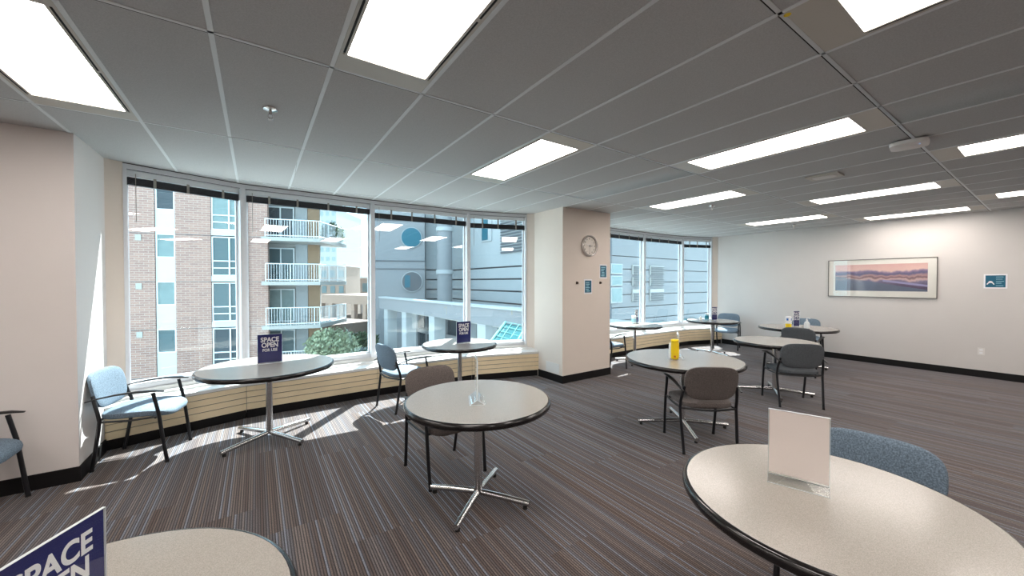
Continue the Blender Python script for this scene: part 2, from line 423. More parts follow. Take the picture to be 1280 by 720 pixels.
for by in (bayA, bayB): cb.prism([(by[0][0], YW + .6)] + [(by[-1][0], YW + .6)] + [(p[0], p[1] + .13) for p in by[::-1]], CEIL + .1, CEIL + .3)
ceil = cb.build('ceiling', 'groove'); tag(ceil, kind='structure')
lights = {(m_, 0) for m_ in (-8, -2, 4, 10, 16)} | {(m_, 1) for m_ in (-5, 1, 7, 13, 18)} | {(m_, 2) for m_ in (-8, -2, 4, 10, 16)} | {(m_, 3) for m_ in (-5, 1, 7, 13, 18)} | {(m_, 4) for m_ in (-2, 4, 10, 16)}
lights = {(m_, k) for m_, k in lights if not (k == 4)}
ZC = CEIL
for k in range(-2, 6):
    y1 = Y0 - k * GY; y0 = y1 - GY
    for m_ in range(-9, 20):
        x0 = X0 + m_ * GX; x1 = x0 + GX
        if (m_, k) in lights: continue
        g = 0.010
        cell = [(x0 + g, y0 + g), (x1 - g, y0 + g), (x1 - g, y1 - g), (x0 + g, y1 - g)]
        b = MB(); tot = 0
        for rg in regions:
            q = inter(cell, rg)
            if len(q) > 2 and area(q) > 2e-3:
                b.prism(q, ZC + 0.003, ZC + 0.02); tot += 1
        if tot: b.build('ceiling_tile', 'tile', ceil)
def strip(b, x0, x1, y0, y1, z0, z1):
    c = [(x0, y0), (x1, y0), (x1, y1), (x0, y1)]
    n = 0
    for rg in regions:
        q = inter(c, rg)
        if len(q) > 2 and area(q) > 1e-4: b.prism(q, z0, z1); n += 1
    return n
for m_ in range(-8, 20):
    x = X0 + m_ * GX; b = MB()
    if strip(b, x - .011, x + .011, YB, 5.6, ZC, ZC + .012): b.build('ceiling_runner', 'tee', ceil)
for k in range(-1, 6):
    y = Y0 - k * GY; b = MB()
    n = strip(b, XF, XR, y - .011, y + .007, ZC, ZC + .012)
    if n: b.build('ceiling_cross_tee', 'tee', ceil)
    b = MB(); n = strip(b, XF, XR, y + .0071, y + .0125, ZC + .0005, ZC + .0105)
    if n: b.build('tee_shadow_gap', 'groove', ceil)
PER = 1.0
def troffer(m_, k, label):
    cx, cy = X0 + (m_ + .5) * GX, Y0 - (k + .5) * GY
    t = thing('ceiling_light', label, 'light', (cx, cy, CEIL), 0, 'recessed troffer lights in the ceiling grid')
    hx, hy, lx, ly = GX / 2 - .012, GY / 2 - .012, 0.205, 0.594
    b = MB()
    # frame as a ring round the lens
    b.box(-hx, hx, ly, hy, 0, .02); b.box(-hx, hx, -hy, -ly, 0, .02)
    for s in (-1, 1):
        b.box(min(s * lx, s * (lx + .012)), max(s * lx, s * (lx + .012)), -ly, ly, 0, .02)
        b.box(min(s * (lx + .023), s * hx), max(s * (lx + .023), s * hx), -ly, ly, 0, .02)
    b.build('light_frame', 'trof', t)
    for s in (-1, 1):
        for (ya, yb) in ((-ly + .01, -.01), (.01, ly - .01)):
            MB().box(s * (lx + .0175) - .0055, s * (lx + .0175) + .0055, ya, yb, .002, .012).build('air_slot', 'slot', t)
        MB().box(s * (lx + .0175) - .0055, s * (lx + .0175) + .0055, -.0098, .0098, 0, .012).build('slot_bridge', 'trof', t)
    MB().box(-lx + .001, lx - .001, -ly + .001, ly - .001, .004, .012).build('lens', 'lens', t)
    return t
LL = {(-2, 0): 'large warm troffer light filling the top left corner of the view', (1, 1): 'troffer light at the top edge, between the two sprinkler-side tile rows left of centre',
      (4, 0): 'troffer light nearest the clock pillar, on its left', (4, 2): 'troffer light cut off by the top right edge of the photo',
      (7, 1): 'long troffer light right of the pillar, with pale blue end panel', (10, 0): 'troffer light just beyond the clock pillar, above the far windows',
      (13, 1): 'troffer light behind the square ceiling plate', (16, 0): 'small far troffer light at the far window corner near a sprinkler',
      (18, 1): 'farthest troffer light above the framed panorama', (10, 2): 'troffer light cut by the right edge, beside the wireless access point', (16, 2): 'short far troffer light at the right edge, lowest of the two there'}
for (m_, k) in sorted(lights):
    cx = X0 + (m_ + .5) * GX
    if cx - .26 < XF or cx + .26 > XR: continue
    troffer(m_, k, LL.get((m_, k), 'unseen troffer light added out of view to light the room'))  # unlisted cells get unseen lamps, added to light the room

# ---- window bays
def bay_windows(bay, nwin, first_trim):
    P = [Vector(p) for p in bay]
    Dp = 0.11                                     # frame depth outwards
    nout = []
    for i in range(1, 5):
        a, b = P[i], P[i + 1]; d = (b - a).normalized(); n = Vector((-d.y, d.x)); Ln = (b - a).length
        T = Matrix.Translation((a.x, a.y, 0)) @ Matrix.Rotation(math.atan2(d.y, d.x), 4, 'Z')   # local x along, y outward
        wnd = thing('window_%d' % (nwin + i - 1), None, None, (a.x, a.y, 0), math.atan2(d.y, d.x), kind='structure')
        j = 0.028
        MB().box(0, Ln, 0, Dp, CEIL - .06, CEIL + .05).build('frame_head', 'alu', wnd)
        MB().box(.0, Ln, -.004, -.0002, CEIL - .007, CEIL - .0005).build('head_gap_strip', 'black', wnd)  # black strips paint in the dark gaps along the frame head
        MB().box(j, Ln - j, -.003, -.0002, CEIL - .06, CEIL - .056).build('head_gap_strip', 'black', wnd)
        MB().box(0, Ln, .02, Dp, .49, .555).build('frame_sill', 'alu', wnd)
        for s in (0, 1):
            x = 0 if s == 0 else Ln
            MB().box(x if s == 0 else x - j, x + j if s == 0 else x, -.006, Dp, .50, CEIL - .06).build('frame_jamb', 'alu', wnd)
        # sash, slightly darker edge set deeper
        bb = MB(); z0, z1 = .555, CEIL - .06
        bb.box(j, j + .02, .075, .10, z0, z1); bb.box(Ln - j - .02, Ln - j, .075, .10, z0, z1)
        bb.box(j, Ln - j, .075, .10, z0, z0 + .02); bb.box(j, Ln - j, .075, .10, z1 - .02, z1)
        bb.build('sash', 'alu', wnd)
        MB().box(j + .01, Ln - j - .01, .085, .0865, z0 + .01, z1 - .01).build('pane', 'pane', wnd)
        nout.append((T, Ln, j, i))
    # corner fillers (painted returns)
    for (q0, q1) in ((P[0], P[1]), (P[5], P[6])):
        d = (q1 - q0).normalized(); nn = Vector((-d.y, d.x)) * .12
        o = MB().prism([(q0.x, q0.y), (q1.x, q1.y), ((q1 + nn).x, (q1 + nn).y), ((q0 + nn).x, (q0 + nn).y)], .41, CEIL + .05).build('trim_%d' % first_trim, 'wall_tan')
        tag(o, kind='structure'); first_trim += 1
    return nout
fa = bay_windows(bayA, 1, 1)
fb = bay_windows(bayB, 5, 3)

# ---- raised blinds
side = ['leftmost near window, beside the white recess wall', 'second near window, in front of the balconies', 'third near window, in front of the portholes', 'last near window, beside the clock pillar',
        'first far window, just right of the clock pillar', 'second far window beyond the pillar', 'third far window beyond the pillar', 'farthest window, at the right wall']
drop = [0.0, 0.0, 0.045, 0.065, 0.01, 0.0, 0.0, 0.07]
for n, (T, Ln, j, i) in enumerate(fa + fb):
    loc = T.to_translation(); rz = T.to_euler().z
    b = thing('window_blind', 'dark raised blind atop the ' + side[n], 'blind', (loc.x, loc.y, CEIL - .06), rz, 'raised window blinds')
    x0, x1 = j + .004, Ln - j - .004; dz = drop[n]
    MB().box(x0, x1, .018, .066, -.055, -.004).build('headrail', 'rail', b)
    sb = MB(); zt = -.066 - dz; nsl = 9
    for q in range(nsl):
        z = zt - q * .0068
        sb.box(x0 + .003, x1 - .003, .02, .064, z - .0052, z)
    sb.build('slat_stack', 'blind', b)['kind'] = 'stuff'
    MB().box(x0 + .003, x1 - .003, .02, .064, zt - nsl * .0068 - .012, zt - nsl * .0068).build('bottom_rail', 'blind', b)
    nb = 4 if Ln > 1.2 else 3
    for q in range(nb):
        x = x0 + (x1 - x0) * (q + .5 + (.15 if q == 0 else 0)) / nb
        MB().box(x - .011, x + .011, .012, .019, zt - .078, -.05).build('ladder_tape', 'cord', b)
    MB().tube([(x0 + .06, .012, -.03), (x0 + .06, .012, -.50)], .003, 6).build('tilt_wand', 'cord', b)

# ---- radiator enclosures under the windows
def enclosure(bay, front, name, label):
    P = [Vector(p) for p in bay]; F = [Vector(p) for p in front]
    t = thing(name, label, 'radiator cover', (F[0].x, F[0].y, 0), 0)
    t.rotation_euler.z = 0
    off = Vector((F[0].x, F[0].y))
    nseg = len(F) - 1
    def q(v, z): return (v.x - off.x, v.y - off.y, z)
    for i in range(nseg):
        a, b = F[i], F[i + 1]; A, B = P_in[i], P_in[i + 1]
        # toe kick
        d = (b - a).normalized(); n = Vector((-d.y, d.x))
        MB().prism([q(a + n * .03, 0)[:2], q(b + n * .03, 0)[:2], q(b + n * .05, 0)[:2], q(a + n * .05, 0)[:2]], 0.0, .10).build('toe_kick', 'base', t)
        # front boards with shadow joints
        zs = [.10, .177, .243, .312, .372]
        for r_ in range(4):
            MB().prism([q(a + d * .002, 0)[:2], q(b - d * .002, 0)[:2], q(b - d * .002 + n * .02, 0)[:2], q(a + d * .002 + n * .02, 0)[:2]], zs[r_] + .0035, zs[r_ + 1] - .0035).build('front_board', 'encl', t)
        MB().prism([q(a + n * .012, 0)[:2], q(b + n * .012, 0)[:2], q(b + n * .03, 0)[:2], q(a + n * .03, 0)[:2]], .10, .375).build('backing', 'joint', t)
        # stepped white top: nosing, sloping tread, second step
        prof = [(0.0, .374), (0.0, .405), (.012, .414), (.10, .424), (.105, .448), (.125, .452), (.16, .456), (.165, .497)]
        vs = []
        for (u, z) in prof:
            pa = a + (A - a) * (u / .165); pb = b + (B - b) * (u / .165)
            vs += [q(pa, z), q(pb, z)]
        vs += [q(A, .38), q(B, .38)]; k = len(prof)
        fs = [(2 * r_, 2 * r_ + 1, 2 * r_ + 3, 2 * r_ + 2) for r_ in range(k)] + [(2 * k, 2 * k + 1, 1, 0)] + [tuple(range(0, 2 * k + 2, 2)), tuple(range(1, 2 * k + 2, 2))[::-1]]
        MB().add(vs, fs).build('sill_cap', 'sill', t)
    return t
P_in = [Vector(p) for p in (bayA[0], (-0.12, 5.43), (1.36, 5.48), (2.84, 5.43), bayA[-1])]
P_in = [Vector((-1.16, 5.07)), Vector((-0.12, 5.435)), Vector((1.36, 5.485)), Vector((2.84, 5.435)), Vector((3.88, 5.12))]
enclosure(bayA, [(-1.158, 4.93), (-0.10, 5.235), (1.36, 5.27), (2.80, 5.225), (3.878, 4.92)], 'radiator_cover', 'cream boarded radiator cover with white stepped sill under the near windows')
P_in = [Vector((XP1, 5.09)), Vector((5.97, 5.435)), Vector((7.42, 5.485)), Vector((8.88, 5.435)), Vector((XR, 5.10))]
enclosure(bayB, [(XP1 + .002, 4.92), (6.0, 5.235), (7.42, 5.27), (8.85, 5.235), (XR - .002, 4.92)], 'radiator_cover', 'cream boarded radiator cover with white sill under the far windows beyond the pillar')
# outer wall below the windows
for nm, bay in (('wall_below_near_windows', bayA), ('wall_below_far_windows', bayB)):
    P = [Vector(p) for p in bay]; poly = [(p.x, p.y + .03) for p in P]
    poly = [(p.x, p.y + .03) for p in P] + [(P[-1].x, 5.75), (P[0].x, 5.75)]
    pts = [(p.x, p.y + .045) for p in P]
    b = MB()
    for i in range(len(pts) - 1):
        b.prism([pts[i], pts[i + 1], (pts[i + 1][0], pts[i + 1][1] + .12), (pts[i][0], pts[i][1] + .12)], 0, .488)
    tag(b.build(nm, 'wall'), kind='structure')

# ================================================================== TABLES
def table(x, y, r, leg, rot, label, group='round laminate pedestal tables'):
    t = thing('round_table', label, 'table', (x, y, 0), math.radians(rot), group)
    MB().lathe([(r - .012, .705), (r - .010, .7385)] if False else [(0.02, .700), (r - .02, .700), (r - .02, .7345), (r - .018, .736), (0.02, .736)], 64).build('tabletop', 'lam', t)
    pr = []
    for q in range(9):
        a = -PI / 2 + PI * q / 8
        pr.append((r - .017 + .017 * math.cos(a), .714 + .022 * math.sin(a)))
    pr = [(r - .0195, .692)] + pr + [(r - .0195, .7362)]
    b = MB(); n = len(pr); seg = 72; vs = []
    for k in range(seg):
        a = 2 * PI * k / seg; vs += [(p * math.cos(a), p * math.sin(a), z) for p, z in pr]
    b.add(vs, [(k * n + i, ((k + 1) % seg) * n + i, ((k + 1) % seg) * n + (i + 1) % n, k * n + (i + 1) % n) for k in range(seg) for i in range(n)], True)
    b.build('edge_band', 'vinyl', t)
    MB().lathe([(.001, .692), (.13, .692), (.13, .6995), (.001, .6995)], 24).build('top_plate', 'glide', t)
    MB().lathe([(.001, .055), (.029, .055), (.029, .69), (.001, .69)], 24).build('column', 'chrome', t)
    for q in range(4):
        T = Matrix.Rotation(q * PI / 2, 4, 'Z')
        lg = MB().tube([(.027, 0, .066), (leg * .5, 0, .056), (leg, 0, .040)], [.021, .021, .020], 14, T=T).build('leg', 'chrome', t)
        MB().lathe([(.001, 0), (.016, 0), (.014, .022), (.001, .022)], 14, T=T @ Matrix.Translation((leg - .03, 0, 0))).build('glide', 'glide', lg)
    return t
TB = {
 1: (.099, 4.448, .587, .45, 34, 'large round grey table with a navy sign beside the sunlit corner armchair'),
 2: (2.258, 4.577, .50, .36, 30, 'small round grey table with blue sign between near windows and clock pillar'),
 3: (1.30, 2.343, .515, .375, 39, 'round table in the centre foreground with clear empty sign holder edge-on'),
 4: (3.805, 2.321, .594, .46, 48, 'round table with a yellow dispenser on it, right of the clock pillar'),
 5: (1.789, .51, .495, .36, 20, 'large foreground round table at bottom right with blank-backed sign'),
 6: (-.414, 1.198, .507, .36, 30, 'foreground round table at bottom left corner, mostly out of frame'),
 7: (6.07, 4.70, .507, .36, 30, 'small round table by the far windows, just right of the pillar'),
 8: (8.118, 4.285, .507, .40, -14, 'small round table at the far window corner with dark sign'),
 9: (6.0, 2.285, .507, .45, 30, 'empty round table right of the yellow dispenser table, chair pushed up to it'),
 10: (8.146, 2.753, .595, .45, 26, 'farthest round table near the right wall, with wipes and pump bottle on it'),
}
for k, a in TB.items(): table(*a)

# ================================================================== CHAIRS
def make_chair(fab, rear=None):
    t = thing('armchair', '', 'chair')
    hw = .235
    def seatw(p):
        z = p.z
        if p.x > .05: z -= 0.55 * (p.x - .05) ** 2 * 1.5
        z += .008 * math.cos(p.x * 6) * (1 if p.z > 0 else 0) - .10 * (p.y ** 2) * (1 if p.z > 0 else .4)
        return Vector((p.x, p.y, z))
    MB().pillow(.250, .238, .036, .50, .50, 40, 12, seatw, T=Matrix.Translation((.02, 0, .437))).build('seat', fab, t)
    MB().pillow(.20, .19, .006, .5, .5, 20, 6, T=Matrix.Translation((.0, 0, .402))).build('seat_pan', 'frame', t)
    def backw(p):
        # p.x height, p.y width, p.z thickness
        h = p.x
        return Vector((-.225 - .10 * (h + .155) / .31 * .55 + p.z + .30 * p.y ** 2 - .035 * max(0, h) ** 2 * 10, p.y * (1 - .10 * max(0, -h) / .155), .648 + h))
    MB().pillow(.158, .236, .022, .52, .5, 44, 12, backw).build('backrest', fab, t)
    for s in (-1, 1):
        y = s * .25
        MB().tube([(.245, s * .245, .012), (.222, y, .20), (.195, y, .43), (.158, y, .612)], .0135, 10).build('front_leg', 'frame', t)
        MB().tube([(-.245, s * .235, .012), (-.222, s * .240, .15), (-.195, s * .247, .33), (-.186, s * .248, .41), (-.198, s * .247, .48), (-.216, s * .240, .54), (-.236, s * .226, .62)], .0135, 10).build('rear_leg', 'frame', t)
        pts = [(-.275, y * 1.0, .578), (-.20, y * 1.04, .600), (-.08, y * 1.05, .622), (.06, y * 1.05, .633), (.17, y * 1.03, .629), (.235, y * 1.0, .620)]
        MB().tube(pts, [.010, .014, .019, .023, .023, .013], 12, flat=.42).build('armrest', 'arm', t)
        MB().tube([(-.19, y * .98, .405), (0, y * .97, .392), (.197, y * .98, .405)], .009, 8).build('seat_rail', 'frame', t)
        MB().lathe([(.001, 0), (.015, 0), (.013, .02), (.001, .02)], 10, T=Matrix.Translation((.246, s * .245, 0))).build('foot_cap', 'glide', t)
        MB().lathe([(.001, 0), (.015, 0), (.013, .02), (.001, .02)], 10, T=Matrix.Translation((-.246, s * .235, 0))).build('foot_cap', 'glide', t)
    rb = [(-.19 - .05 * math.cos(a * PI / 2), .245 * a, .405 - .006 * math.cos(a * PI / 2)) for a in [q / 6 - 1 for q in range(13)]]
    MB().tube(rb, .0095, 8).build('rear_rail', 'frame', t)
    MB().tube([(.17, -.245, .395), (.17, .245, .395)], .009, 8).build('front_rail', 'frame', t)
    return t
protos = {f: make_chair(f) for f in ('fblue', 'fgrey', 'fbrown')}
used = set()
def chair(x, y, deg, fab, label, group='fabric armchairs around the round tables'):
    o = protos[fab] if fab not in used else copy_tree(protos[fab])
    used.add(fab)
    o.location = (x, y, 0); o.rotation_euler.z = math.radians(deg); tag(o, label, 'chair', group)
chair(-.84, 4.655, -12, 'fblue', 'sunlit pale blue armchair in the left window corner, against the white recess wall')
chair(-1.63, 3.98, 0, 'fblue', 'blue armchair cut off by the left edge, against the beige left wall')
chair(1.54, 4.70, 12, 'fblue', 'blue armchair seen from behind, left of the small window table')
chair(1.29, 2.91, -86, 'fbrown', 'armchair toned taupe for warm light, tucked behind the centre foreground table')
chair(3.53, 1.98, 52, 'fbrown', 'armchair toned taupe for warm light, seen from behind at the yellow dispenser table')
chair(5.74, 1.99, 43, 'fgrey', 'charcoal armchair seen from behind in front of the empty round table')
chair(7.70, 2.53, 6, 'fgrey', 'charcoal armchair just behind the empty round table, facing the farthest table')
chair(9.20, 2.97, 195, 'fblue', 'blue-grey armchair behind the farthest table, its back to the right wall')
chair(9.20, 4.50, 199, 'fblue', 'blue armchair in the far corner by the last window')
chair(5.24, 4.66, 4, 'fblue', 'blue armchair half hidden by the right side of the pillar')
chair(2.235, .505, 182, 'fblue', 'blue-grey armchair on the far side of the bottom right foreground table')

# ================================================================== TABLE SIGNS
ZT = .7365
def sign(x, y, deg, label, lines=True, w_=.216, h_=.279, blank=False):
    """upright print in a clear T-foot holder; local +y is the printed side's back, text faces -y"""
    t = thing('table_sign', label, 'sign', (x, y, ZT), math.radians(deg), 'upright table signs')
    MB().box(-w_ / 2, w_ / 2, -.0052, -.0036, .0, h_ + .012).build('clear_front_sheet', 'acryl', t)
    MB().box(-w_ / 2, w_ / 2, .0, .0016, .0, h_ + .012).build('clear_back_sheet', 'acryl', t)
    MB().box(-w_ / 2, w_ / 2, -.045, .045, -.0002, .0022).build('clear_foot', 'acryl', t)
    b = MB(); b.box(-w_ / 2, w_ / 2, -.0052, .0016, h_ + .012, h_ + .0132); b.box(-w_ / 2, w_ / 2, -.0455, -.045, 0, .003); b.box(-w_ / 2, w_ / 2, .045, .0455, 0, .003)
    for sx in (-w_ / 2, w_ / 2 - .0012): b.box(sx, sx + .0012, -.0052, .0016, .0022, h_ + .012)
    b.build('polished_edge', 'acedge', t)
    z0 = .028 if blank else .006
    c = MB().box(-w_ / 2 + .003, w_ / 2 - .003, -.0026, -.0016, z0, h_ + .01).build('printed_card', 'navy', t)
    MB().box(-w_ / 2 + .003, w_ / 2 - .003, -.0014, -.0004, z0, h_ + .01).build('card_back', 'paper', t)
    R = Matrix.Rotation(PI / 2, 4, 'X')
    for txt, sz, z in (('SPACE', .066, .215), ('OPEN', .066, .160), ('FOR USE', .040, .118)):
        text_mesh('lettering', txt, sz, 'white', c, Matrix.Translation((0, -.0029, z)) @ R, thick=.0002)
    return t
def face_deg(dx, dy):
    """rotation so that local -y looks along (dx,dy)"""
    return math.degrees(math.atan2(dy, dx)) + 90
sign(.112, 4.56, 2, 'navy SPACE OPEN FOR USE sign on the large table by the near windows')
sign(2.318, 4.577, 0, 'navy SPACE OPEN FOR USE sign on the small table beside the near windows')
sign(1.8085, .603, 108.5, 'sign with blank pale back towards the camera, on the bottom right foreground table', blank=True, w_=.2)
sign(-.354, 1.175, 61.5, 'navy SPACE OPEN sign cropped by the bottom left corner of the photo')
sign(6.33, 4.86, 14, 'narrow-looking navy sign on the small table just beyond the pillar', w_=.14, h_=.26)
sign(8.245, 4.30, -20, 'dark navy sign on the far window corner table', w_=.14, h_=.27)
sign(8.31, 2.82, -25, 'dark framed sign on the farthest table near the right wall', w_=.13, h_=.27)
# empty clear holders seen edge-on
def empty_holder(x, y, deg, label, h_=.30):
    t = thing('clear_sign_holder', label, 'sign holder', (x, y, ZT), math.radians(deg))
    MB().box(-.108, .108, -.003, 0, .03, h_).build('clear_front_sheet', 'acryl', t)
    MB().box(-.108, .108, .003, .006, .03, h_).build('clear_back_sheet', 'acryl', t)
    b = MB()
    for s in (-1, 1):
        b.add([(-.108, 0.0015, .035), (.108, 0.0015, .035), (.108, s * .05, .0), (-.108, s * .05, .0), (-.108, 0.0015 + s * .003, .035), (.108, 0.0015 + s * .003, .035), (.108, s * .053, 0), (-.108, s * .053, 0)],
              [(0, 1, 2, 3), (7, 6, 5, 4), (0, 4, 5, 1), (3, 2, 6, 7), (0, 3, 7, 4), (1, 5, 6, 2)])
    b.build('folded_foot', 'acryl', t)
    e = MB(); e.box(-.1092, -.108, -.003, .006, .03, h_); e.box(.108, .1092, -.003, .006, .03, h_)
    for s in (-1, 1): e.tube([(-.109, 0.0015, .035), (-.109, s * .051, .001)], .0016, 6)
    e.tube([(-.109, -.05, .001), (-.109, .05, .001)], .0014, 6)
    e.build('bright_edge', 'acedge', t)
    return t
empty_holder(1.262, 2.296, math.degrees(math.atan2(2.296, 1.262)) + 3, 'clear acrylic sign holder seen edge-on on the centre foreground table')
empty_holder(3.82, 2.385, math.degrees(math.atan2(2.36, 3.78)) + 4, 'clear acrylic sign holder edge-on beside the yellow dispenser', h_=.27)

# ---- bottles and wipes
def canister(x, y, label, body, band, r=.045, h=.16, cat='canister'):
    t = thing('wipes_canister', label, cat, (x, y, ZT))
    MB().lathe([(.001, 0), (r, 0), (r, h * .8), (.001, h * .8)], 24).build('body', body, t)
    MB().lathe([(.001, h * .8), (r * 1.03, h * .8), (r * 1.03, h * .93), (r * .7, h), (.001, h)], 24).build('lid', 'white', t)
    MB().lathe([(r - .002, h * .2), (r + .0008, h * .2), (r + .0008, h * .62), (r - .002, h * .62)], 24).build('label_band', band, t)
    return t
canister(6.20, 4.82, 'white and pale blue wipes canister on the small table just beyond the pillar', 'clearb', 'sky')
canister(8.08, 4.38, 'pale blue wipes canister beside the sign on the far window corner table', 'sky', 'teal', r=.04, h=.15)
canister(7.90, 2.80, 'white wipes canister with blue band on the farthest table', 'yellow', 'yellow', r=.045, h=.10)
bpy.data.objects.remove
t = thing('yellow_dispenser', 'yellow upright dispenser bottle with milky side on the table right of the pillar', 'dispenser', (3.665, 2.325, ZT), math.radians(30))
MB().pillow(.030, .042, .095, .8, .35, 24, 12, T=Matrix.Translation((0, 0, .098))).build('body', 'yellow', t)
MB().lathe([(.001, .185), (.036, .185), (.040, .195), (.040, .208), (.030, .216), (.001, .218)], 20).build('cap', 'yellow', t)
MB().pillow(.018, .016, .09, .7, .5, 16, 10, T=Matrix.Translation((0, .044, .09))).build('milky_side', 'clearb', t)
MB().box(-.0315, -.0300, -.012, .008, .03, .048).build('label_mark', 'orange', t)
# blue-labelled wipes stacked on the yellow canister on table 10
t = thing('wipes_pack', 'white wipes pack with blue print standing on the yellow canister, farthest table', 'wipes', (7.90, 2.80, ZT + .1005))
MB().pillow(.045, .045, .055, .8, .3, 20, 10, T=Matrix.Translation((0, 0, .055))).build('pack', 'white', t)
MB().lathe([(.044, .035), (.0462, .035), (.0462, .075), (.044, .075)], 20).build('blue_print', 'bluep', t)
t = thing('pump_bottle', 'white hand sanitiser pump bottle on the farthest table', 'bottle', (8.10, 2.59, ZT), math.radians(-60))
MB().lathe([(.001, 0), (.040, 0), (.042, .01), (.042, .085), (.030, .115), (.014, .125), (.014, .14), (.001, .14)], 24).build('bottle_body', 'clearb', t)
b = MB().lathe([(.001, .14), (.016, .14), (.016, .155), (.005, .157), (.005, .18), (.001, .18)], 16); b.tube([(-.005, 0, .182), (.03, 0, .182), (.045, 0, .172)], .005, 8); b.build('pump', 'white', t)
t = thing('small_bottle', 'small pale yellow bottle at the left of the dark sign, far window corner table', 'bottle', (7.98, 4.46, ZT))
MB().lathe([(.001, 0), (.025, 0), (.025, .05), (.012, .07), (.001, .07)], 16).build('body', 'mat_board', t); MB().lathe([(.001, .07), (.012, .07), (.012, .085), (.001, .085)], 12).build('cap', 'white', t)

# ================================================================== WALL THINGS
# clock on the pillar
t = thing('wall_clock', 'round silver-rimmed wall clock high on the pillar', 'clock', (4.44, YW, 2.141))
RX = Matrix.Rotation(PI / 2, 4, 'X')     # local z -> -y
b = MB(); R0 = .172
prof = [(R0 - .028, .012), (R0 - .026, .036), (R0 - .014, .042), (R0 - .003, .036), (R0, .02), (R0, .001), (R0 - .03, .001)]
n = len(prof); vs = []
for k in range(56):
    a = 2 * PI * k / 56; vs += [(p * math.cos(a), p * math.sin(a), z) for p, z in prof]
b.add(vs, [(k * n + i, ((k + 1) % 56) * n + i, ((k + 1) % 56) * n + (i + 1) % n, k * n + (i + 1) % n) for k in range(56) for i in range(n)], True, T=RX)
b.build('rim', 'clock_rim', t)
face = MB().lathe([(.001, .002), (R0 - .0285, .002), (R0 - .0285, .014), (.001, .014)], 48, T=RX).build('face', 'clock_face', t)
for h in range(1, 13):
    a = PI / 2 - h * PI / 6; rr = .115
    text_mesh('numeral', str(h), .032, 'black', face, Matrix.Translation((rr * math.cos(a), -.0152, rr * math.sin(a) - .011)) @ RX)
def hand(name, ang, ln, wd, m, y):
    T = Matrix.Translation((0, -y, 0)) @ Matrix.Rotation(ang, 4, 'Y')
    MB().box(-wd / 2, wd / 2, -.0008, .0008, -.02, ln, T=T).build(name, m, t)
hand('hour_hand', math.radians(92), .060, .007, 'black', .020)
hand('minute_hand', math.radians(-72), .10, .005, 'white', .023)
hand('second_hand', math.radians(185), .105, .002, 'black', .025)
MB().lathe([(.001, .014), (.007, .014), (.007, .028), (.001, .028)], 12, T=RX).build('hub', 'black', t)

def poster_front(x, z, w_, h_, label, seed):
    t = thing('poster', label, 'poster', (x, YW - .001, z))
    MB().box(-w_ / 2, w_ / 2, -.003, 0, -h_ / 2, h_ / 2).build('paper', 'white', t)
    MB().box(-w_ / 2 + .014, w_ / 2 - .014, -.0036, -.0031, -h_ / 2 + .022, h_ / 2 - .02).build('printed_area', 'teald', t)
    rd = random.Random(seed); b = MB()
    for q in range(6):
        z0 = h_ / 2 - .045 - q * (h_ - .07) / 6; x0 = -w_ / 2 + .03 + rd.random() * .02; x1 = x0 + (w_ - .07) * (.5 + .45 * rd.random())
        b.box(x0, min(x1, w_ / 2 - .02), -.0042, -.0037, z0 - .013, z0)
    b.build('printed_lines', 'sky', t)
poster_front(4.424, 1.487, .175, .235, 'lower teal poster on the pillar, under the clock', 3)
poster_front(4.775, 1.735, .175, .235, 'upper teal poster at the right edge of the pillar', 8)
for x, lb in ((4.177, 'small bronze wall bracket left of the lower teal poster'), (4.705, 'small bronze wall bracket right of the lower teal poster')):
    t = thing('wall_hook', lb, 'hook', (x, YW, 1.548), group='small wall brackets on the pillar')
    MB().box(-.018, .018, -.006, 0, -.02, .02).build('plate', 'hook', t)
    MB().box(-.012, .012, -.028, -.006, -.014, .012).build('clip', 'hook', t)
# access panel on the pillar side
MB().box(XP0 - .004, XP0, 4.41, 4.73, .125, .285).build('access_panel', 'plate', pil)
# framed panorama
t = thing('framed_picture', 'wide framed dusk landscape panorama on the right wall', 'picture', (XR, 2.02, 1.635), 0)
W2, H2 = .755, .365
b = MB(); b.box(-.025, 0, -W2, W2, H2 - .008, H2); b.box(-.025, 0, -W2, W2, -H2, -H2 + .008); b.box(-.025, 0, -W2, -W2 + .008, -H2 + .008, H2 - .008); b.box(-.025, 0, W2 - .008, W2, -H2 + .008, H2 - .008)
b.build('frame', 'pframe', t)
MB().box(-.014, -.002, -W2 + .0085, W2 - .0085, -H2 + .0085, H2 - .0085).build('mount', 'mat_board', t)
MB().box(-.0155, -.0141, -.64, .64, -.245, .265).build('print', 'pic', t)
MB().box(-.019, -.018, -W2 + .0085, W2 - .0085, -H2 + .0085, H2 - .0085).build('glazing', 'acryl', t)
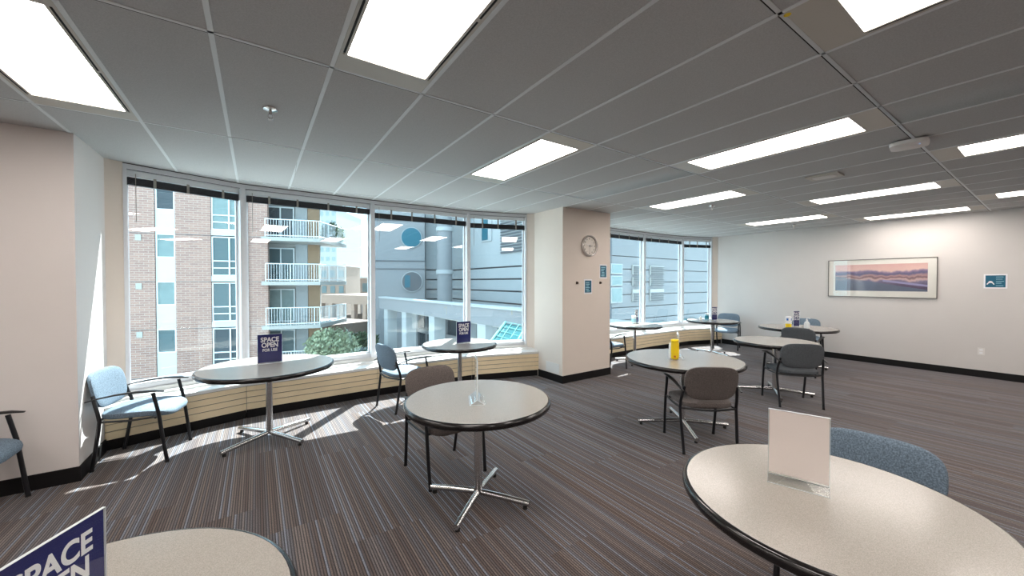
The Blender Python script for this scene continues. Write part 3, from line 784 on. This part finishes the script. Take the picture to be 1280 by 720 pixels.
# teal notice
t = thing('notice', 'small teal landscape notice with white border on the right wall', 'notice', (XR - .001, .645, 1.575))
MB().box(-.003, 0, -.118, .118, -.118, .112).build('paper', 'white', t)
MB().box(-.0036, -.0031, -.10, .10, -.10, .092).build('printed_area', 'teald', t)
b = MB()
b.tube([(-.0042, .085 - .055, -.01 + .0), (-.0042, .06 - .055 + .02, .02)], .001, 4)
b = MB()
for k in range(16):
    a0 = PI * k / 16; a1 = PI * (k + 1) / 16
    for r0, r1, zc in ((.026, .040, -.055), (.0, .024, -.022)):
        vs = []
        for a, r_ in ((a0, r0), (a1, r0), (a1, r1), (a0, r1)): vs.append((-.0040, .048 + r_ * math.cos(a), zc + r_ * math.sin(a)))
        b.add(vs, [(0, 1, 2, 3)] if r0 > 0 else [(0, 2, 3)])
b.build('figure_symbol', 'white', t)
b = MB()
for q, (z0, x1) in enumerate(((.07, -.08), (.035, -.07), (.0, -.085), (-.03, -.06), (-.07, -.08))): b.box(-.0042, -.0037, x1, -.005, z0 - .008, z0)
b.build('printed_lines', 'sky', t)
# outlet
t = thing('wall_outlet', 'white electrical outlet low on the right wall', 'outlet', (XR, .775, .425))
MB().box(-.006, 0, -.037, .037, -.058, .058).build('cover_plate', 'plate', t)
for z in (-.024, .024): MB().box(-.009, -.006, -.017, .017, z - .014, z + .014).build('socket', 'white', t)

# ================================================================== CEILING THINGS
for x, y, lb in ((.089, 2.984, 'chrome ceiling sprinkler at the upper left, in a tile by the near windows'), (5.676, 3.01, 'small ceiling sprinkler beyond the pillar, below the long light'), (8.925, 3.094, 'tiny far ceiling sprinkler near the right wall')):
    t = thing('sprinkler', lb, 'sprinkler', (x, y, CEIL), group='ceiling sprinklers')
    MB().lathe([(.001, 0), (.044, 0), (.042, -.008), (.020, -.016), (.001, -.016)], 28).build('escutcheon', 'chrome', t)
    MB().lathe([(.001, -.016), (.009, -.016), (.009, -.04), (.001, -.04)], 12).build('body', 'clock_rim', t)
    b = MB(); b.tube([(-.012, 0, -.038), (-.014, 0, -.055), (0, 0, -.068)], .0025, 6); b.tube([(.012, 0, -.038), (.014, 0, -.055), (0, 0, -.068)], .0025, 6); b.build('frame_arm', 'clock_rim', t)
    MB().lathe([(.001, -.068), (.017, -.068), (.017, -.071), (.001, -.071)], 16).build('deflector', 'clock_rim', t)
t = thing('access_point', 'white wireless access point with blue light on the ceiling at right', 'access point', (4.43, .74, CEIL), math.radians(8))
MB().pillow(.115, .115, .022, .45, .45, 36, 8, T=Matrix.Translation((0, 0, -.024))).build('body', 'plate', t)
MB().pillow(.07, .06, .006, .6, .5, 28, 6, T=Matrix.Translation((.0, .01, -.046))).build('raised_centre', 'plate', t)
MB().lathe([(.001, 0), (.004, 0), (.004, .003), (.001, .003)], 10, T=Matrix.Translation((-.055, -.06, -.0475))).build('status_light', 'led', t)
t = thing('ceiling_plate', 'square white ceiling speaker plate right of centre, between the lights', 'speaker', (5.10, 1.49, CEIL))
MB().box(-.11, .11, -.14, .14, -.014, 0).build('plate', 'trof', t)
MB().pillow(.07, .10, .006, .5, .5, 28, 6, T=Matrix.Translation((0, 0, -.017))).build('grille', 'plate', t)
t = thing('ceiling_sticker', 'tiny yellow dot sticker on the ceiling grid at top right', 'sticker', (1.90, .69, CEIL - .0004))
MB().lathe([(.001, 0), (.014, 0), (.014, -.0006), (.001, -.0006)], 16).build('dot', 'yellow', t)
o = MB().tube([(.334, 4.17, CEIL - .002), (.345, 4.45, CEIL - .006), (.36, 4.75, CEIL - .003)], .0016, 5).build('ceiling_wire', 'cord'); tag(o, 'thin wire lying along the ceiling above the second near window', 'wire')

# ================================================================== OUTSIDE
GZ = -9.0
tag(MB().box(-60, 90, 8.5, 160, GZ - .3, GZ).build('street_ground', 'ground'), kind='structure')

# ---- brick apartment building
A0 = Vector(lat(150, 20.0)); B0 = Vector(lat(400, 23.3)); dirv = (B0 - A0).normalized(); ang = math.atan2(dirv.y, dirv.x)
bld = thing('brick_building', 'pinkish brick apartment building with white window strips and balconies outside', 'building', (A0.x, A0.y, 0), ang)
def U(px):
    """distance along the facade at column px"""
    r = Vector((math.sin(YAW) + math.cos(YAW) * (px - 640) / FPX, math.cos(YAW) - math.sin(YAW) * (px - 640) / FPX))
    n = Vector((-dirv.y, dirv.x)); s = n.dot(A0) / n.dot(r); return (r * s - A0).dot(dirv)
ZTOP = 12.5
FL = [6.84 + .0, 4.22, 1.60, -1.02, -3.64, -6.26]      # slab levels
u0, s1a, s1b, s2a, s2b, b0, bal0, bal1 = -9.0, U(194), U(219.5), U(264), U(299), U(301), U(335), U(400)
segs = [(u0, U(152.5)), (U(161), s1a), (s1b, s2a), (U(301.5), bal0)]
for a, b_ in segs: MB().box(a, b_, 0, .35, GZ, ZTOP).build('brick_wall', 'brick', bld)
for fl in FL:
    for a, b_ in segs[1:]: MB().box(a, b_, -.012, .0, fl - .03, fl - .005).build('brick_ledge', 'joint', bld)
MB().box(u0, 9.29, 1.9, 2.4, GZ, ZTOP).build('rear_wall', 'conc', bld)
MB().tube([(U(309.5), -.08, GZ), (U(309.5), -.08, ZTOP)], .07, 10).build('downpipe', 'wmetal', bld)
def win(a, b_, z0, z1, glassm, cols=1, fr=.06, y=.12, par=bld, hs=()):
    f = MB()
    f.box(a, b_, y - .06, y + .05, z1 - fr, z1); f.box(a, b_, y - .06, y + .05, z0, z0 + fr)
    f.box(a, a + fr, y - .06, y + .05, z0 + fr, z1 - fr); f.box(b_ - fr, b_, y - .06, y + .05, z0 + fr, z1 - fr)
    for q in range(1, cols):
        x = a + (b_ - a) * q / cols; f.box(x - fr / 2, x + fr / 2, y - .06, y + .05, z0 + fr, z1 - fr)
    for h in hs: f.box(a + fr, b_ - fr, y - .055, y + .045, h - fr / 2, h + fr / 2)
    w_ = f.build('window', 'wmetal', par)
    MB().box(a + fr * .5, b_ - fr * .5, y, y + .02, z0 + fr * .5, z1 - fr * .5).build('pane', glassm, w_)
gl = ['xdark', 'xglass2', 'xglass2', 'xglass', 'xglass']
for i, fl in enumerate(FL):
    win(s1a + .02, s1b - .02, fl - 1.32, fl, gl[i % 5])
    MB().box(s1a + .02, s1b - .02, .05, .14, fl - 2.62, fl - 1.32).build('spandrel_panel', 'wpanel', bld)
    win(s2a + .02, s2b + .05, fl - 2.30, fl - .06, gl[(i + 2) % 5], hs=(fl - 1.45, fl - 1.85))
    MB().box(s2a + .02, s2b + .05, .0, .14, fl - 2.62, fl - 2.30).build('spandrel_panel', 'wpanel', bld)
    MB().box(s2a + (s2b - s2a) * .62, s2a + (s2b - s2a) * .62 + .07, .03, .1, fl - 2.30, fl - .06).build('mullion', 'wmetal', bld)
    win(U(153), U(160.5), fl - 1.9, fl - .1, gl[(i + 1) % 5])
    MB().box(U(153), U(160.5), .02, .14, fl - 2.62, fl - 1.9).build('spandrel_panel', 'wpanel', bld)
    if i in (1, 2, 3): MB().box(U(170), U(177.5), -.04, .0, fl - .42, fl - .1).build('wall_vent', 'conc', bld)
# balconies
bx = bal1 + .05
for i, fl in enumerate(FL):
    # slab with a wing round the corner
    sl_ = MB().prism([(bal0 - .25, -.35), (bx, -.35), (10.85, 3.3), (9.9, 3.3), (9.25, 2.4), (bal0 - .25, 2.4)], fl - .22, fl).build('balcony_slab', 'conc', bld)
    # rear wall: glazed doors, grey panel, tan brick pier
    a, b_ = U(336), U(372)
    ddoor = win(6.3, 7.85, fl + .05, fl + 2.15, ['xdark', 'xdark', 'xglass', 'xglass2', 'xglass', 'xglass2'][i], cols=2, y=1.80, fr=.07)
    MB().box(7.92, 8.60, 1.75, 1.9, fl, fl + 2.4).build('grey_panel', 'gclad2', bld)
    MB().box(8.62, 9.30, 1.75, 1.9, fl, fl + 2.4).build('tan_pier', 'tanbrick', bld)
    rail = MB(); bal = MB()
    path = [(bal0 - .05, -.28), (bx - .05, -.28), (10.78, 3.2)]
    for q in range(2):
        p0 = Vector(path[q]); p1 = Vector(path[q + 1]); L_ = (p1 - p0).length; dd = (p1 - p0) / L_
        for z in (.10, 1.05): rail.tube([(p0.x, p0.y, fl + z), (p1.x, p1.y, fl + z)], .03, 6)
        nn = int(L_ / .135)
        for k in range(nn + 1):
            pp = p0 + dd * (L_ * k / nn); r_ = .028 if k % 9 == 0 else .011
            bal.tube([(pp.x, pp.y, fl + .0), (pp.x, pp.y, fl + 1.05)], r_, 4, cap=False)
    R_ = rail.build('balcony_railing', 'wmetal', bld)
    bal.build('balusters', 'wmetal', R_)['kind'] = 'stuff'
MB().box(-9.0, 9.3, .0, 2.4, ZTOP, ZTOP + .3).build('roof_slab', 'conc', bld)

def foliage(name, label, cat, loc, rx, rz, n, m_, seed, leaf=.12, stem=True, group=None, ry=None):
    t = thing(name, label, cat, loc, 0, group); rd = random.Random(seed); b = MB(); ry = ry or rx
    for k in range(n):
        while True:
            p = Vector((rd.uniform(-1, 1), rd.uniform(-1, 1), rd.uniform(-1, 1)))
            if .35 < p.length < 1: break
        c = Vector((p.x * rx, p.y * ry, rz + p.z * rz)) * 1.0
        c += Vector((rd.uniform(-.1, .1) * rx, 0, rd.uniform(-.1, .1) * rz))
        a = Vector((rd.uniform(-1, 1), rd.uniform(-1, 1), rd.uniform(-1, 1))).normalized(); c2 = a.orthogonal().normalized(); s_ = leaf * rd.uniform(.6, 1.3)
        d = a.cross(c2)
        b.add([c - c2 * s_, c + d * s_ * .5, c + c2 * s_, c - d * s_ * .5], [(0, 1, 2, 3)])
    b.build('foliage', m_, t)['kind'] = 'stuff'
    if stem: MB().tube([(0, 0, 0), (0.05 * rx, 0, rz * .8), (0, .05 * rx, rz * 1.5)], [.05 * rx + .01, .035 * rx + .01, .01], 8).build('trunk', 'stem', t)
    return t
# plants on the top balcony
fl = 4.22
for k, (px, d, rx, rz, m_) in enumerate(((407, 24.4, .26, .55, 'leaf'), (416, 25.3, .34, .75, 'leaf'), (425.5, 26.3, .28, .62, 'leafp'))):
    x, y = lat(px, d)
    foliage('balcony_plant', ['low green plant behind the railing of the upper balcony', 'tallest leafy plant on the upper balcony', 'pale bushy plant at the right end of the upper balcony'][k], 'plant', (x, y, fl), rx, rz, 260, m_, 20 + k, .09, group='plants on the upper balcony')

# ---- far tower and street buildings seen past the balconies
def block(name, label, px0, px1, d, y0, y1, m_, depth=8, rows=0, cols=0, wm='xglass', z0=None, d1=None, frac=.55):
    P0 = Vector(lat(px0, d)); P1 = Vector(lat(px1, d1 or d)); dv = (P1 - P0); L_ = dv.length
    t = thing(name, label, 'building', (P0.x, P0.y, 0), math.atan2(dv.y, dv.x))
    zt = hz(y0, d); zb = GZ if z0 is None else z0
    MB().box(0, L_, 0, depth, zb, zt).build('wall', m_, t)
    MB().box(-.1, L_ + .1, -.15, depth, zt, zt + .25).build('parapet', 'conc', t)
    zl = hz(y1, d)
    for r_ in range(rows):
        for c in range(cols):
            w_ = L_ / cols; h_ = (zt - zl) / rows
            xa = c * w_ + w_ * (1 - frac) / 2; za = zl + r_ * h_ + h_ * .3
            f = MB().box(xa, xa + w_ * frac, -.06, .02, za, za + h_ * .45).build('window', wm, t)
    return t
block('white_tower', 'tall pale apartment tower far behind the balconies', 399, 421, 95, 262, 352, 'tower', 16, 8, 3, 'xglass2')
block('peach_building', 'low peach stucco building across the street', 405, 462, 60, 348, 372, 'peach', 14, 1, 5, 'xglass')
block('peach_building', 'higher peach block just behind the corner of the balconies', 400, 432, 52, 333, 372, 'peach', 5, 2, 3, 'xglass')
# parking deck with columns
P0 = Vector(lat(400, 44)); P1 = Vector(lat(470, 40)); dv = P1 - P0; L_ = dv.length
t = thing('parking_deck', 'cream parking deck with open bays beyond the lowest balcony', 'building', (P0.x, P0.y, 0), math.atan2(dv.y, dv.x))
MB().box(0, L_, 0, 12, hz(380, 42), hz(369, 42)).build('upper_band', 'peach', t)
for k in range(6): MB().box(L_ * k / 5 - .25, L_ * k / 5 + .25, 0, .5, GZ, hz(380, 42)).build('column', 'peach', t)
MB().box(0, L_, 0, 12, hz(412, 42), hz(398, 42)).build('lower_band', 'peach', t)
MB().box(0, L_, 6, 6.3, GZ, hz(380, 42)).build('inner_wall', 'joint', t)
# near terrace wall, small house and shrubs
P0 = Vector(lat(402, 26)); P1 = Vector(lat(468, 30)); dv = P1 - P0; L_ = dv.length
t = thing('terrace_building', 'low cream terrace building with dark paned windows beside the green shrubs', 'building', (P0.x, P0.y, 0), math.atan2(dv.y, dv.x))
MB().box(0, L_, 0, 5, GZ, hz(404, 28)).build('wall', 'peach', t)
for k in range(4):
    f = MB().box(L_ * (.3 + .13 * k), L_ * (.3 + .13 * k) + .42, -.06, .02, hz(434, 28), hz(417, 28)).build('window', 'wmetal', t)
    for q in range(2): MB().box(L_ * (.3 + .13 * k) + .05, L_ * (.3 + .13 * k) + .37, -.09, -.061, hz(433, 28) + q * .5, hz(433, 28) + q * .5 + .42).build('pane', 'xdark', f)
x, y = lat(415, 20); foliage('blossom_tree', 'round pale blossoming tree below the balconies', 'tree', (x, y, hz(462, 20)), 1.35, 1.1, 2600, 'leafp', 5, .11)
x, y = lat(446, 24); foliage('dark_shrub', 'dark green shrub right of the blossoming tree', 'tree', (x, y, hz(452, 24)), 1.5, .95, 2200, 'leaf', 6, .12)

# ---- grey modern building
def gpanel(P0, P1): 
    dv = Vector(P1) - Vector(P0); return dv.length, math.atan2(dv.y, dv.x)
gb = thing('grey_building', 'grey modern building with round porthole windows, cylinder column and banded cladding', 'building', (0, 0, 0))
def T2(P0, P1):
    L_, a = gpanel(P0, P1); return L_, Matrix.Translation((P0[0], P0[1], 0)) @ Matrix.Rotation(a, 4, 'Z')
# porthole wall
Q0, Q1 = lat(468, 27), lat(531, 27.5); L_, T = T2(Q0, Q1)
MB().box(-.4, L_, 0, 6, GZ, 14, T=T).build('porthole_wall', 'gclad', gb)
for z in (hz(326, 27), hz(336, 27), hz(275, 27)): MB().box(0, L_, -.05, .0, z - .03, z + .03, T=T).build('wall_joint', 'joint', gb)
for px, yy in ((514.5, 297), (515, 352)):
    u = (px - 468) / (531 - 468) * L_; z = hz(yy, 27.3); r_ = 12 * 27.3 / FPX
    TT = T @ Matrix.Translation((u, -.05, z)) @ RX
    pf = MB().lathe([(.01, .0), (r_ + .05, .0), (r_ + .05, .06), (.01, .06)], 40, T=TT).build('porthole_rim', 'gclad2', gb)
    MB().lathe([(.01, .061), (r_, .061), (r_, .09), (.01, .09)], 40, T=TT).build('porthole_glass', 'porth' if yy < 300 else 'joint', pf)
    if yy > 300: MB().box(-.50, -.12, -.42, .45, .091, .11, T=TT).build('porthole_half_pane', 'porth', pf)
# cylinder column
x, y = lat(556, 26.0); r_ = 9.3 * 26 / FPX
MB().lathe([(.01, -4.5), (r_, -4.5), (r_, 14), (.01, 14)], 36, T=Matrix.Translation((x, y, 0))).build('cylinder_column', 'gclad', gb)
for yy in (340, 287): MB().lathe([(.01, hz(yy, 26) - .14), (r_ + .07, hz(yy, 26) - .14), (r_ + .07, hz(yy, 26) + .14), (.01, hz(yy, 26) + .14)], 36, T=Matrix.Translation((x, y, 0))).build('column_collar', 'gclad2', gb)
# banded facades: each course is a board with a recessed joint
def banded(P0, P1, z_lo, z_hi, step, gap=.10, m_='gclad2', bm='joint', thick=.18, ups=None):
    L_, T = T2(P0, P1)
    MB().box(0, L_, .05, 3, GZ, ups or 14, T=T).build('facade_core', bm, gb)
    z = z_lo
    while z < z_hi:
        MB().box(0, L_, -thick + .05, .05, z, z + step - gap, T=T).build('cladding_band', m_, gb)
        z += step
    MB().box(0, L_, -thick + .05, .05, z, ups or 14, T=T).build('cladding_wall', m_, gb)
    return L_, T
z1 = hz(336, 28.5)
banded(lat(529, 28.6), lat(566, 29.5), -5.6, z1 - .1, .74)
G0, G1 = lat(564, 30), lat(712, 18.4)
L_, T = banded(G0, G1, -5.6, z1 - .1, .74)
def ug(px, P0, P1):
    P0 = Vector(P0); dv = Vector(P1) - P0; n = Vector((-dv.y, dv.x))
    r = Vector((math.sin(YAW) + math.cos(YAW) * (px - 640) / FPX, math.cos(YAW) - math.sin(YAW) * (px - 640) / FPX))
    s = n.dot(P0) / n.dot(r); return (r * s - P0).dot(dv.normalized())
# louvred vent strip and tall slot window
la, lb_ = ug(629, G0, G1), ug(656, G0, G1); lou = MB()
z = hz(318, 24)
while z < hz(262, 24):
    lou.box(la, lb_, -.22, -.14, z, z + .09, T=T); z += .18
lou.build('louvre_strip', 'joint', gb)['kind'] = 'stuff'
sa, sb_ = ug(606, G0, G1), ug(616, G0, G1)
pf = MB().box(sa - .15, sb_ + .15, -.2, -.14, hz(306, 27), hz(270, 27), T=T).build('slot_frame', 'gclad2', gb)
MB().box(sa, sb_ - .3, -.23, -.2, hz(304, 27), hz(270, 27) + .0, T=T).build('slot_glass', 'porth', pf)
H0, H1 = lat(716, 18.6), lat(905, 27.5)
L_, T = banded(H0, H1, -5.4, hz(334, 25), .70, m_='fclad', bm='gclad', gap=.05)
# tan louvred windows and pale green windows in the far facade
for (pa, pb) in ((787, 800), (809, 826)):
    a, b_ = ug(pa, H0, H1), ug(pb, H0, H1)
    for yy0, yy1 in ((344, 333), (357, 347), (375, 361)):
        f = MB().box(a, b_, -.22, -.14, hz(yy0, 23), hz(yy1, 23), T=T).build('louvre_window', 'conc', gb)
        lv = MB()
        for q in range(6): lv.box(a + .05, b_ - .05, -.26, -.22, hz(yy0, 23) + q * .085, hz(yy0, 23) + q * .085 + .05, T=T)
        lv.build('louvre_slats', 'joint', f)['kind'] = 'stuff'
for yy0, yy1 in ((343, 331), (357, 345), (377, 359)):
    f = MB().box(ug(760, H0, H1), ug(774, H0, H1), -.22, -.14, hz(yy0, 21.5), hz(yy1, 21.5), T=T).build('green_window', 'gclad2', gb)
    MB().box(ug(760, H0, H1) + .06, ug(774, H0, H1) - .06, -.235, -.221, hz(yy0, 21.5) + .05, hz(yy1, 21.5) - .05, T=T).build('pane', 'xglass2', f)
for a, b_ in ((811, 829), (846, 866)):
    MB().box(ug(a, H0, H1), ug(b_, H0, H1), -.24, -.14, hz(406, 25), hz(397, 25), T=T).build('teal_window', 'canopy', gb)

# ---- raised walkway with parapet, columns and glazed lobby below
W0, W1 = lat(474, 22.5), lat(700, 10.8)
wk = thing('raised_walkway', 'pale raised walkway with thick parapet crossing below the portholes', 'walkway', (0, 0, 0))
L_, T = T2(W0, W1)
MB().box(0, L_, 0, .35, .0, .62, T=T).build('parapet', 'gclad', wk)
MB().box(0, L_, .35, 5, -.1, .05, T=T).build('deck', 'conc', wk)
MB().box(0, L_, -.06, .40, .62, .70, T=T).build('coping', 'gclad2', wk)
for px in (481, 503.5, 538, 575, 600):
    a = ug(px, W0, W1); MB().box(a - .28, a + .28, .05, .6, GZ, .0, T=T).build('column', 'gclad2', wk)
MB().box(0, L_, 2.5, 2.7, GZ, -.1, T=T).build('lobby_wall', 'xdark', wk)
for k in range(12): MB().box(L_ * k / 12, L_ * k / 12 + .12, 2.38, 2.5, GZ, -.1, T=T).build('lobby_mullion', 'gclad', wk)
for z in (-1.6, -3.2, -4.8): MB().box(0, L_, 2.38, 2.5, z, z + .25, T=T).build('lobby_transom', 'gclad', wk)
# sloping stair parapet in the lobby front
a, b_ = ug(482, W0, W1), ug(560, W0, W1)
MB().add([(a, -.5, -1.9), (b_, -.5, -4.2), (b_, -.5, -4.9), (a, -.5, -2.6), (a, -.3, -1.9), (b_, -.3, -4.2), (b_, -.3, -4.9), (a, -.3, -2.6)], [(0, 1, 2, 3), (7, 6, 5, 4), (0, 4, 5, 1), (3, 2, 6, 7), (0, 3, 7, 4), (1, 5, 6, 2)], T=T).build('stair_parapet', 'gclad', wk)
# ---- teal glass canopy roof
cn = thing('glass_canopy', 'sloping turquoise glass canopy roof low outside the last near window', 'canopy', (0, 0, 0))
c0, c1, c2, c3 = lat(606, 10.4), lat(668, 8.6), lat(690, 9.5), lat(632, 11.6)
zb_, zt_ = hz(442, 10.0), hz(404, 11.6)
cv = [(c0[0], c0[1], zb_), (c1[0], c1[1], zb_ - .2), (c2[0], c2[1], zt_), (c3[0], c3[1], zt_)]
MB().add(cv + [(p[0], p[1], p[2] - .05) for p in cv], [(0, 1, 2, 3), (7, 6, 5, 4), (0, 4, 5, 1), (1, 5, 6, 2), (2, 6, 7, 3), (3, 7, 4, 0)]).build('glass_sheet', 'canopy', cn)
V = [Vector(p) for p in cv]
for k in range(7):
    f_ = k / 6; p = V[0].lerp(V[1], f_) + Vector((0, 0, .04)); q = V[3].lerp(V[2], f_) + Vector((0, 0, .04))
    MB().tube([p, q], .012 if k % 3 else .035, 5).build('glazing_bar', 'canopyf', cn)
for k in range(7):
    f_ = k / 6; p = V[0].lerp(V[3], f_) + Vector((0, 0, .04)); q = V[1].lerp(V[2], f_) + Vector((0, 0, .04))
    MB().tube([p, q], .010, 5).build('glazing_bar', 'canopyf', cn)
for p in (V[0], V[1], V[2], V[3]): MB().box(p.x - .1, p.x + .1, p.y - .1, p.y + .1, GZ, p.z - .06).build('post', 'canopyf', cn)
